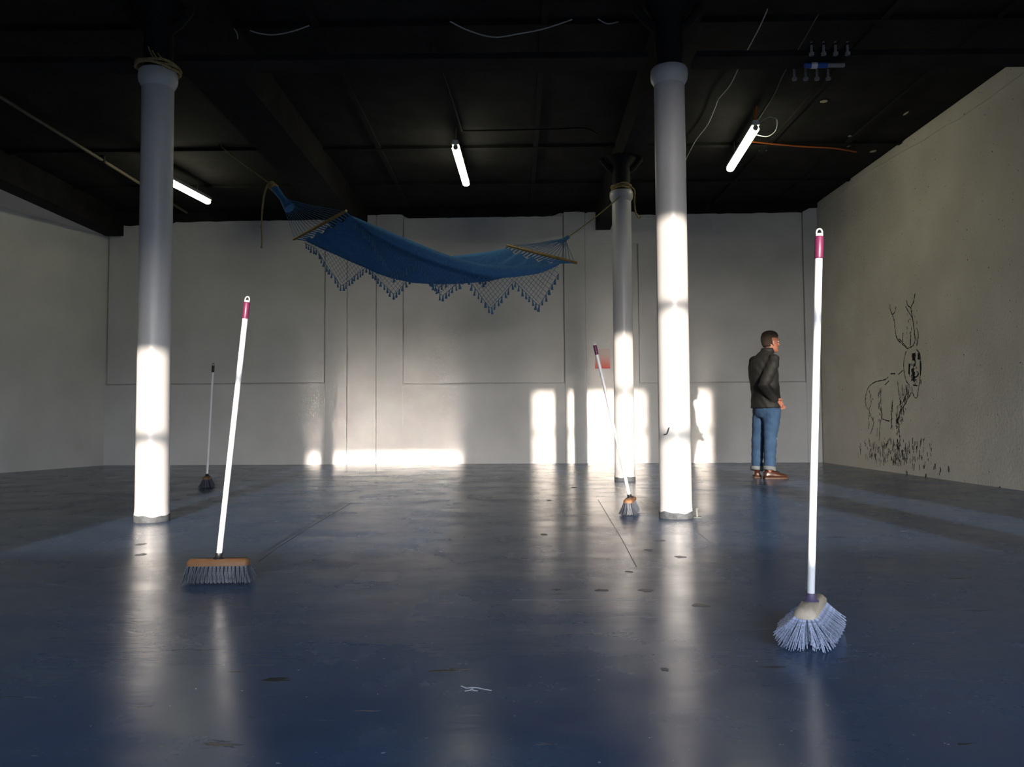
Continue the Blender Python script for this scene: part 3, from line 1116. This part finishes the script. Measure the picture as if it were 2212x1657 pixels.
b1 = on_floor(1753, 1378)
broom(Vector((b1.x, b1.y, 0)), math.atan2(0.26, 0.14), at(1770, 493, b1.y), M_palewood, M_bris_silver, M_magenta,
      'broom with flared silver bristles and pale wooden head standing alone on the floor', 0.75, 1.0, 0.092, silver=True)
b2 = on_floor(472, 1258)
broom(Vector((b2.x, b2.y, 0)), 0.03, at(535, 640, b2.y), M_wood, M_bris_dark, M_magenta,
      'broom seen broadside with orange wooden head and dark bristles near the rope ringed column', 0.18, 0.35, 0.078)
b3 = on_floor(1361, 1110)
broom(Vector((b3.x, b3.y, 0)), math.radians(75), at(1283, 738, b3.y), M_wood, M_bris_dark, M_plum,
      'strongly tilted broom with grey bristles standing before the sunlit wall', 0.2, 0.32, 0.095)
b4 = on_floor(447, 1053)
broom(Vector((b4.x, b4.y, 0)), math.radians(106), at(461, 784, b4.y), M_wood, M_bris_dark, M_blackplastic,
      'small distant broom with black grip standing near the back wall', 0.3, 0.4, 0.095, loop=False)

# ------------------------------------------------------------------ notice on the wall
u0, z1 = ub(1285, 754)
u1, z0 = ub(1318, 796)
pm = bpy.data.materials.new('red_faded_print')
pm.use_nodes = True
nt = pm.node_tree
tcn = nt.nodes.new('ShaderNodeTexCoord')
sep = nt.nodes.new('ShaderNodeSeparateXYZ')
rp = nt.nodes.new('ShaderNodeValToRGB')
e = rp.color_ramp.elements
e[0].position, e[0].color = 0.0, (0.62, 0.06, 0.04, 1)
e[1].position, e[1].color = 0.75, (0.62, 0.50, 0.47, 1)
e2 = rp.color_ramp.elements.new(0.07)
e2.color = (0.66, 0.12, 0.09, 1)
e3 = rp.color_ramp.elements.new(0.35)
e3.color = (0.66, 0.28, 0.24, 1)
nt.links.new(tcn.outputs['Generated'], sep.inputs[0])
nt.links.new(sep.outputs['Z'], rp.inputs['Fac'])
nt.links.new(rp.outputs['Color'], nt.nodes['Principled BSDF'].inputs['Base Color'])
nt.nodes['Principled BSDF'].inputs['Roughness'].default_value = 0.6
me = MB().box((0, -0.005, 0), (u1 - u0, -0.001, z1 - z0)).mesh('poster_sheet')
o = finish('poster_sheet', me, pm)
o.matrix_world = WM @ Matrix.Translation((u0, 0, z0))
tag(o, 'sheet of paper printed in fading red, fixed to the white back wall', 'poster')

# ------------------------------------------------------------------ deer drawing on the roughcast wall
ND = Vector((-1, 0, 0))
P0 = Vector((XR, 0, 0))


def wr(cx, cy):
    return on_plane(1800 + cx * 0.2897, 600 + cy * 0.2897, P0, ND)


deer_c = wr(440, 900)
deer = thing('deer_drawing', 'black line drawing of an antlered stag standing in grass on the roughcast wall', 'mural', (XR - 0.001, deer_c.y, deer_c.z))
dm = MB()


def flush(name, kind=None):
    global dm
    if dm.v:
        dm.build(name, M_ink, deer, kind=kind)
    dm = MB()


def stroke(pts, w=0.011, jitter=0.35, dash=0.0, smooth=True):
    P = [wr(*p) for p in pts]
    if smooth and len(P) > 2:
        P = catmull(P, 5)
    n = len(P)
    for i in range(n - 1):
        if dash and random.random() < dash:
            continue
        a, b = P[i], P[i + 1]
        t = b - a
        if t.length < 1e-5:
            continue
        s = Vector((0, -t.z, t.y)).normalized()
        # marker strokes look even on the wall
        k = w * 1.15 * random.uniform(1 - jitter, 1 + jitter)
        s = s * (k / 2)
        x = XR - 0.0015
        vs = [a - s, a + s, b + s, b - s]
        dm.add([Vector((x, p.y, p.z)) for p in vs] + [Vector((XR - 0.0002, p.y, p.z)) for p in vs],
               [(0, 1, 2, 3), (0, 4, 5, 1), (1, 5, 6, 2), (2, 6, 7, 3), (3, 7, 4, 0)])


for s in ([(552, 528), (515, 495), (480, 460), (466, 420), (460, 370), (455, 320), (440, 275), (425, 235), (422, 195)],
          [(545, 515), (505, 470), (490, 455)],
          [(440, 275), (458, 258), (468, 215)], [(520, 495), (518, 450), (521, 410)],
          [(552, 528), (590, 510), (610, 470), (605, 400), (597, 340), (588, 280), (580, 225), (598, 180), (610, 118)],
          [(580, 225), (555, 205), (546, 170)], [(592, 300), (565, 260), (540, 215)], [(575, 505), (578, 450), (580, 400)],
          [(622, 510), (634, 440), (628, 385)], [(605, 430), (606, 390)]):
    stroke(s, 0.011, 0.5)
    flush('antler_line')
for s in ([(545, 545), (532, 590), (525, 650), (530, 710), (545, 770), (568, 800)],
          [(622, 535), (645, 570), (653, 620), (655, 680), (648, 740), (640, 800), (632, 850), (625, 893), (606, 890), (594, 860), (585, 815)],
          [(580, 640), (566, 690), (572, 740)], [(595, 800), (628, 805)],
          [(520, 690), (485, 722)], [(462, 715), (428, 716)],
          [(410, 740), (385, 760), (320, 775), (285, 795), (262, 820), (247, 860), (238, 910), (250, 962)],
          [(268, 840), (285, 930), (268, 985), (285, 1040), (302, 1080), (290, 1130), (278, 1165)],
          [(348, 820), (356, 900), (346, 960), (366, 1020), (356, 1060), (346, 1130), (343, 1215)],
          [(362, 1050), (390, 1062), (422, 1070)], [(440, 915), (437, 1000), (435, 1110)],
          [(480, 770), (488, 850), (496, 910)], [(540, 800), (545, 860), (520, 930), (500, 990), (485, 1050), (490, 1120), (495, 1185)],
          [(585, 850), (548, 920), (512, 980), (490, 1040), (468, 1110)], [(330, 1120), (325, 1185)], [(415, 770), (385, 800)]):
    stroke(s, 0.0095, 0.55)
    flush('outline')
for s in ([(600, 562), (601, 590), (600, 618)],):
    stroke(s, 0.075, 0.25)
    flush('eye_patch')
for s in ([(637, 560), (640, 585), (637, 610)], [(588, 678), (595, 710), (602, 740), (598, 772)]):
    stroke(s, 0.05, 0.3)
    flush('dark_patch')
for s in ([(602, 742), (622, 738), (638, 712)], [(606, 600), (612, 640), (600, 660)], [(568, 640), (565, 720)], [(650, 620), (650, 720)]):
    stroke(s, 0.022, 0.4)
    flush('dark_patch')
rnd = random.Random(5)


def hatch(n, fx, lmin, lmax, w):
    for _ in range(n):
        cx, cy = fx()
        l = rnd.uniform(lmin, lmax)
        dx = rnd.uniform(-6, 6)
        stroke([(cx, cy), (cx + dx, cy + l)], w * rnd.uniform(.5, 1.2), 0.3, 0, False)


def chest():
    k = rnd.random()
    return (545 - 60 * k + rnd.uniform(-32, 32), 800 + 260 * k + rnd.uniform(-10, 10))


hatch(80, chest, 12, 40, 0.0085)
hatch(26, lambda: (rnd.uniform(470, 500), rnd.uniform(1040, 1260)), 15, 45, 0.012)
hatch(30, lambda: (rnd.uniform(565, 655), rnd.uniform(630, 790)), 8, 26, 0.010)
hatch(22, lambda: (rnd.uniform(335, 365), rnd.uniform(820, 1060)), 10, 35, 0.008)
hatch(16, lambda: (rnd.uniform(240, 300), rnd.uniform(850, 1100)), 10, 35, 0.008)
hatch(20, lambda: (rnd.uniform(430, 445), rnd.uniform(920, 1120)), 10, 30, 0.008)
hatch(20, lambda: (rnd.uniform(540, 625), rnd.uniform(200, 520)), 6, 22, 0.008)


def grass():
    x = rnd.triangular(170, 780, 430)
    return (x, rnd.uniform(1190, 1330 + (x - 170) * 0.16))


hatch(210, grass, 12, 52, 0.0085)
for (x, y) in ((757, 1400), (795, 1430), (862, 1420), (545, 1440), (690, 1470), (1240, 1560)):
    hatch(3, lambda: (x + rnd.uniform(-5, 5), y + rnd.uniform(-20, 10)), 20, 48, 0.010)
flush('hatching', 'stuff')

# ------------------------------------------------------------------ floor marks
def floor_strip(name, pts, w, m, z=0.0006):
    P = [on_floor(*p) for p in pts]
    mb = MB()
    for a, b in zip(P, P[1:]):
        t_ = (b - a)
        s = Vector((t_.y, -t_.x, 0)).normalized() * (w / 2)
        vs = [a - s, a + s, b + s, b - s]
        mb.add([Vector((p.x, p.y, z)) for p in vs] + [Vector((p.x, p.y, -0.002)) for p in vs],
               [(0, 1, 2, 3), (0, 4, 5, 1), (1, 5, 6, 2), (2, 6, 7, 3), (3, 7, 4, 0)])
    return mb.build(name, m, floor)


floor_strip('seam', [(560, 1212), (600, 1183), (660, 1145), (715, 1112), (760, 1086)], 0.006, M_seam)
floor_strip('seam', [(1292, 1080), (1315, 1118), (1345, 1168), (1375, 1225)], 0.005, M_seam)
floor_strip('scratch', [(1498, 1143), (1530, 1168), (1576, 1205)], 0.004, mat('pale_scratch', (0.25, 0.26, 0.27), 0.6))
floor_strip('scratch', [(1106, 1296), (1240, 1296), (1390, 1297)], 0.004, mat('pale_scratch', (0.25, 0.26, 0.27), 0.6))
for pts in ([(996, 1482), (1008, 1487), (1020, 1485), (1033, 1486), (1046, 1489), (1062, 1492)], [(1004, 1493), (1016, 1491), (1022, 1486)], [(1018, 1490), (1032, 1493)]):
    floor_strip('paint_chip', pts, 0.0045, M_chip)
for (x, y, w, h) in ((1395, 1275, 34, 8), (1300, 1275, 30, 5), (1204, 1274, 22, 4), (1515, 1308, 38, 9), (1468, 1203, 30, 6), (1402, 1188, 24, 5), (1428, 1168, 26, 4),
                     (1359, 1235, 22, 4), (1175, 1155, 16, 4), (1186, 1081, 14, 4), (1437, 1446, 18, 10), (305, 1198, 24, 6), (304, 1176, 26, 5), (1240, 1053, 14, 3)):
    c = on_floor(x, y)
    a = on_floor(x, y - h / 2)
    b = on_floor(x, y + h / 2)
    rx, ry = w * c.y / F / 2, (a.y - b.y) / 2
    mb = MB()
    n = 10
    ring = []
    for k in range(n):
        an = 2 * PI * k / n
        rr = random.uniform(.6, 1.15)
        ring.append(Vector((c.x + rx * rr * math.cos(an), c.y + ry * rr * math.sin(an), 0.0006)))
    mb.loft([ring, [p - Vector((0, 0, .003)) for p in ring]])
    mb.build('floor_chip', M_seam, floor)

# ------------------------------------------------------------------ person
PXM = None


def remeshed(mb, name, voxel, smooth_it=6):
    me = mb.mesh(name + '_raw')
    o = bpy.data.objects.new(name + '_raw', me)
    COL.objects.link(o)
    md = o.modifiers.new('remesh', 'REMESH')
    md.mode = 'VOXEL'
    md.voxel_size = voxel
    sm = o.modifiers.new('smooth', 'SMOOTH')
    sm.factor = 0.5
    sm.iterations = smooth_it
    dg = bpy.context.evaluated_depsgraph_get()
    res = bpy.data.meshes.new_from_object(o.evaluated_get(dg))
    res.name = name
    bpy.data.objects.remove(o)
    return res


MD = 9.32
mbase = on_floor(1657, 1034)
MD = mbase.y
K = MD / F
man = thing('person', 'person in black jacket and blue jeans standing sideways, hand at the pocket', 'person', (mbase.x, mbase.y, 0))
PHI = math.radians(24)
fv = Vector((math.cos(PHI), math.sin(PHI), 0))     # facing
rv = Vector((math.sin(PHI), -math.cos(PHI), 0))    # his right, towards the camera
Zv = Vector((0, 0, 1))


def MP(px, py, dy=0.0):
    """image point at the man's distance (+dy deeper), relative to his base"""
    return at(px, py, MD + dy) - mbase


def ell(c, a, b, n=24, sq=0.0):
    out = []
    for k in range(n):
        t_ = 2 * PI * k / n
        ca, sa = math.cos(t_), math.sin(t_)
        if sq:
            e_ = 1 - sq
            ca = math.copysign(abs(ca) ** e_, ca)
            sa = math.copysign(abs(sa) ** e_, sa)
        out.append(c + fv * (a * ca) + rv * (b * sa))
    return out


def zof(py):
    return MP(1657, py).z


def xof(px, py):
    return MP(px, py).x


def ctr(px, py):
    p = MP(px, py)
    return Vector((p.x, 0, p.z))


# --- joints (relative to base)
hipc = ctr(1656, 884)
shc = ctr(1650, 778)
SHR = shc + rv * 0.185 + Vector((0, 0, -0.01))
SHL = shc - rv * 0.185 + Vector((0, 0, -0.01))
ELR = MP(1650, 832, -0.235)
WRR = MP(1674, 864, -0.165)
HDR = MP(1682, 871, -0.145)
ELL_ = MP(1650, 833, 0.215)
WRL = MP(1672, 864, 0.15)
HDL = MP(1680, 872, 0.13)
HPR = hipc + rv * 0.09 + Zv * -0.02
HPL = hipc - rv * 0.09 + Zv * -0.02
KNR = MP(1664, 948, -0.09)
ANR = MP(1662, 1014, -0.08)
KNL = MP(1637, 950, 0.09)
ANL = MP(1635, 1014, 0.10)

# --- body: head, neck, torso, limbs, hands as one skin surface
hy = math.radians(14)
hf = Vector((math.cos(hy), math.sin(hy), 0))
hr = Vector((math.sin(hy), -math.cos(hy), 0))
HC = ctr(1664.5, 739)
HZ0 = zof(760)
HH = zof(716.5) - HZ0          # chin to crown


def hp(fwd, side, up):
    """head point: fwd/side in metres from the head axis, up 0..1 chin to crown"""
    return Vector((HC.x, 0, HZ0)) + hf * fwd + hr * side + Zv * (up * HH)


head_prof = [  # up, back, front, half width
    (-0.02, 0.010, 0.078, 0.022), (0.05, -0.030, 0.090, 0.042), (0.14, -0.062, 0.092, 0.056), (0.24, -0.080, 0.090, 0.062),
    (0.36, -0.096, 0.088, 0.067), (0.48, -0.104, 0.086, 0.072), (0.58, -0.107, 0.093, 0.076), (0.68, -0.107, 0.092, 0.077),
    (0.78, -0.102, 0.084, 0.074), (0.88, -0.088, 0.066, 0.063), (0.95, -0.064, 0.042, 0.045), (0.99, -0.032, 0.014, 0.022)]


def head_rings(grow=0.0, lo=-1):
    rings = []
    for (u, b_, f_, w_) in head_prof:
        if u < lo:
            continue
        c, a_ = (b_ + f_) / 2, (f_ - b_) / 2 + grow
        w = w_ + grow
        rings.append([hp(c + a_ * math.cos(2 * PI * k / 28), w * math.sin(2 * PI * k / 28), u + (grow / HH if u > .8 else 0)) for k in range(28)])
    return rings


def hand(mb, wrist, palm, fdir, outd, thumb_side):
    """palm box plus five tapering fingers, lightly curled"""
    d = (palm - wrist).normalized()
    side = fdir
    mb.tube([wrist, wrist.lerp(palm, .5), palm, palm + d * 0.03], [(0.026, 0.02), (0.034, 0.018), (0.042, 0.016), (0.040, 0.013)], 10, up=outd)
    for k, (off, ln) in enumerate(((-0.030, 0.062), (-0.010, 0.074), (0.010, 0.078), (0.029, 0.07))):
        r = palm + d * 0.02 + side * off
        mb.tube([r, r + d * ln * .5, r + d * ln * .85 - outd * 0.012, r + d * ln - outd * 0.026], [0.0095, 0.0092, 0.0085, 0.0065], 7)
    th = wrist.lerp(palm, 0.45) + side * (0.028 * thumb_side)
    mb.tube([th, th + side * (0.024 * thumb_side) + d * 0.025, th + side * (0.030 * thumb_side) + d * 0.06], [0.013, 0.0115, 0.008], 7)


body = MB()
body.loft(head_rings())
# nose, brow, lips, chin, ears
body.tube([hp(0.088, 0, .56), hp(0.103, 0, .44), hp(0.112, 0, .36), hp(0.098, 0, .31)], [0.008, 0.011, 0.015, 0.010], 8)
for s in (-1, 1):
    body.ellipsoid(hp(0.100, 0.011 * s, .335), 0.010, 0.008, 0.008)
    body.ellipsoid(hp(0.084, 0.033 * s, .575), 0.014, 0.020, 0.008)
    c = hp(-0.010, 0.084 * s, .45)
    Mh = Matrix((hf, hr, Zv)).transposed()
    body.ellipsoid(c, 0.020, 0.010, 0.034, Mh)
    body.ellipsoid(hp(-0.008, 0.086 * s, .33), 0.012, 0.008, 0.012, Mh)
body.ellipsoid(hp(0.093, 0, .205), 0.010, 0.022, 0.010)
body.ellipsoid(hp(0.088, 0, .045), 0.016, 0.020, 0.013)
nb = ctr(1655, 768)
body.tube([hp(-0.012, 0, .30), hp(-0.018, 0, .02), nb, nb - Zv * 0.06], [0.058, 0.060, 0.068, 0.09], 16)
body.loft([ell(hipc - Zv * 0.05, 0.10, 0.15), ell(hipc + Zv * 0.05, 0.105, 0.155), ell(ctr(1653, 845), 0.10, 0.14), ell(ctr(1650, 810), 0.115, 0.165),
           ell(shc + Zv * -0.01, 0.10, 0.17), ell(nb - Zv * 0.02, 0.07, 0.08)])
for (S, E, W, H, sg) in ((SHR, ELR, WRR, HDR, 1), (SHL, ELL_, WRL, HDL, -1)):
    body.tube([S, S.lerp(E, .5), E, E.lerp(W, .45), W], [0.052, 0.048, 0.042, 0.040, 0.027], 12)
for (Hh, Kk, An) in ((HPR, KNR, ANR), (HPL, KNL, ANL)):
    body.tube([Hh, Hh.lerp(Kk, .5), Kk, Kk.lerp(An, .4), An, An - Zv * 0.05], [0.085, 0.075, 0.056, 0.055, 0.036, 0.035], 12)
hd = (HDR - WRR).normalized()
hand(body, WRR, WRR + hd * 0.055, Vector((hd.z, 0, -hd.x)).normalized() * -1, rv, 1)
hdl = (HDL - WRL).normalized()
hand(body, WRL, WRL + hdl * 0.055, Vector((hdl.z, 0, -hdl.x)).normalized() * -1, -rv, 1)
me = remeshed(body, 'skin_body', 0.0055, 3)
body_o = finish('body', me, M_skin, man, 'all')

# eyes, brows, mouth
for s in (-1, 1):
    mb = MB().ellipsoid(hp(0.083, 0.032 * s, .50), 0.010, 0.012, 0.008)
    eye = mb.build('eye', M_eye, None, True) if False else finish('eye', mb.mesh('eye'), M_eye, man, 'all')
    mb = MB().ellipsoid(hp(0.091, 0.033 * s, .50), 0.004, 0.005, 0.005)
    finish('iris', mb.mesh('iris'), M_hair, eye, 'all')
    mb = MB().tube([hp(0.094, 0.016 * s, .585), hp(0.097, 0.032 * s, .60), hp(0.086, 0.052 * s, .585)], 0.004, 5)
    finish('eyebrow', mb.mesh('eyebrow'), M_hair, man, 'all')
mb = MB().tube([hp(0.087, -0.022, .20), hp(0.103, 0, .205), hp(0.087, 0.022, .20)], [0.003, 0.0055, 0.003], 6)
finish('lips', mb.mesh('lips'), M_lips, man, 'all')

# hair: cap following the skull, down to the nape, short round the ears
rings = head_rings(0.010)
hm = MB().loft(rings)
hme = hm.mesh('hair')
bm = bmesh.new()
bm.from_mesh(hme)
dead = []
for f in bm.faces:
    c = f.calc_center_median()
    rel = c - Vector((HC.x, 0, HZ0))
    fw, up = rel.dot(hf), rel.z / HH
    # hairline: high at the forehead, dropping behind the ears to the nape
    line = 0.80 if fw > 0.055 else (0.64 if fw > -0.036 else 0.22)
    if up < line or len(f.verts) > 4 and up < .5:
        dead.append(f)
bmesh.ops.delete(bm, geom=dead, context='FACES')
bm.to_mesh(hme)
bm.free()
hair = finish('hair', hme, M_hair, man, 'all', solid=0.006)

# --- jacket
jk = MB()
jk.loft([ell(ctr(1654, 882) + fv * 0.0, 0.150, 0.198, sq=.1), ell(ctr(1654, 866), 0.150, 0.196), ell(ctr(1653, 845), 0.146, 0.190), ell(ctr(1650, 820), 0.150, 0.196),
         ell(ctr(1648, 797), 0.155, 0.200), ell(ctr(1648, 782), 0.138, 0.190), ell(ctr(1649, 772), 0.112, 0.150), ell(ctr(1653, 764), 0.084, 0.105), ell(ctr(1657, 757), 0.070, 0.074)])
for (S, E, W) in ((SHR, ELR, WRR), (SHL, ELL_, WRL)):
    jk.tube([S + Zv * .035 - (S - shc) * 0.22, S + Zv * 0.022 - (S - shc) * 0.06, S.lerp(E, .16), S.lerp(E, .36), S.lerp(E, .7), E, E.lerp(W, .35), E.lerp(W, .7), W + (W - E).normalized() * 0.005],
            [0.050, 0.064, 0.074, 0.074, 0.070, 0.067, 0.064, 0.058, 0.048], 16)
# front flap kicked out over the hand
fl = ctr(1682, 868)
jk.tube([ctr(1678, 838) + fv * 0.0 - rv * 0.02, fl - rv * 0.03, ctr(1684, 881) - rv * 0.04], [(0.03, 0.05), (0.022, 0.055), (0.010, 0.045)], 10)
# collar
n = 20
me = remeshed(jk, 'jacket', 0.008, 14)
# fabric folds
jm = me
nrm = [Vector(v.normal) for v in jm.vertices]
for v, vn in zip(jm.vertices, nrm):
    p = v.co
    k = 0.0022 * math.sin(p.z * 48 + p.x * 60 + 3 * math.sin(p.y * 17))
    v.co = p + vn * k
jacket = finish('jacket', jm, M_jacket, man, 'all')
col_r = []
for (py, a, b, lean) in ((763, 0.078, 0.088, 0.0), (753, 0.068, 0.074, 0.006), (752, 0.060, 0.066, 0.006), (762, 0.062, 0.07, 0.0)):
    cc = ctr(1657, py)
    col_r.append(ell(cc + fv * lean, a, b, n))
cm = MB().loft(col_r, False)
finish('collar', cm.mesh('collar'), M_jacket, jacket, 'all', solid=0.006)

# --- jeans
jn = MB()
jn.loft([ell(hipc + Zv * 0.10, 0.128, 0.172), ell(hipc + Zv * 0.03, 0.135, 0.180), ell(hipc - Zv * 0.05, 0.132, 0.175), ell(hipc - Zv * 0.10, 0.11, 0.16)])
for (Hh, Kk, An, w) in ((HPR, KNR, ANR, 1.0), (HPL, KNL, ANL, .95)):
    jn.tube([Hh + Zv * 0.02, Hh.lerp(Kk, .35), Hh.lerp(Kk, .75), Kk, Kk.lerp(An, .4), Kk.lerp(An, .8), An + Zv * 0.015],
            [0.108 * w, 0.100 * w, 0.083 * w, 0.078 * w, 0.074 * w, 0.070 * w, 0.068 * w], 16)
me = remeshed(jn, 'jeans', 0.008, 10)
nrm = [Vector(v.normal) for v in me.vertices]
for v, vn in zip(me.vertices, nrm):
    p = v.co
    amp = 0.0022 + 0.005 * max(0, 1 - p.z / 0.30)
    v.co = p + vn * (amp * math.sin(p.z * 70 + p.x * 25 + 4 * math.sin(p.y * 14)) * 0.7 + 0.0012 * math.sin(p.z * 33 + p.y * 50))
jeans = finish('jeans', me, M_jeans, man, 'all')
for An in (ANR, ANL):
    rings = []
    for (dz, r) in ((0.035, 0.070), (0.033, 0.075), (0.002, 0.077), (-0.012, 0.074), (-0.010, 0.066)):
        rings.append([An + Vector((r * math.cos(2 * PI * k / 18), r * math.sin(2 * PI * k / 18), dz + 0.012 * math.cos(2 * PI * k / 18 + 2.4))) for k in range(18)])
    finish('turned_cuff', MB().loft(rings, False).mesh('turned_cuff'), M_cuff, jeans, 'all', label='pale turned up cuff')
# ragged knee patch
kp = MB().ellipsoid(KNR + Vector((0.055, -0.045, 0.005)), 0.016, 0.012, 0.016)
finish('knee_tear', kp.mesh('knee_tear'), M_cuff, jeans, 'all', label='pale frayed tear at the knee')


# --- shoes
def shoe(An, fdir):
    fdir = fdir.normalized()
    sd = Vector((fdir.y, -fdir.x, 0))
    o = Vector((An.x, An.y, 0))
    secs = [  # along, half width, height
        (-0.085, 0.020, 0.045), (-0.078, 0.034, 0.075), (-0.045, 0.040, 0.098), (0.0, 0.042, 0.100), (0.045, 0.044, 0.085), (0.09, 0.047, 0.066),
        (0.13, 0.048, 0.055), (0.165, 0.042, 0.046), (0.19, 0.030, 0.036), (0.202, 0.012, 0.024)]
    up = MB()
    so = MB()
    ru, rs = [], []
    for (l, w, h) in secs:
        ring = []
        for k in range(14):
            a = 2 * PI * k / 14
            z = 0.014 + h * (0.5 + 0.5 * math.sin(a))
            ww = w * (abs(math.cos(a)) ** 0.7) * math.copysign(1, math.cos(a)) * (1.0 if z < 0.05 else 0.86)
            ring.append(o + fdir * l + sd * ww + Zv * z)
        ru.append(ring)
        ww = w + 0.006
        rs.append([o + fdir * (l * 1.02) + sd * ww, o + fdir * (l * 1.02) - sd * ww, o + fdir * (l * 1.02) - sd * ww + Zv * 0.024, o + fdir * (l * 1.02) + sd * ww + Zv * 0.024])
    s_o = finish('shoe', up.loft(ru).mesh('shoe'), M_shoe, man, 'all')
    finish('sole', so.loft(rs).mesh('sole'), M_sole, s_o, bevel=0.004)
    lm = MB()
    for k in range(4):
        q = o + fdir * (0.035 + k * 0.022) + Zv * (0.115 - k * 0.012)
        lm.tube([q - sd * 0.026, q + Zv * 0.008, q + sd * 0.026], 0.0035, 5)
    finish('laces', lm.mesh('laces'), M_hair, s_o)


shoe(ANR + Vector((0.015, 0, 0)), Vector((1, 0.05, 0)))
shoe(ANL + Vector((0.0, 0.0, 0)), Vector((0.30, 1, 0)))
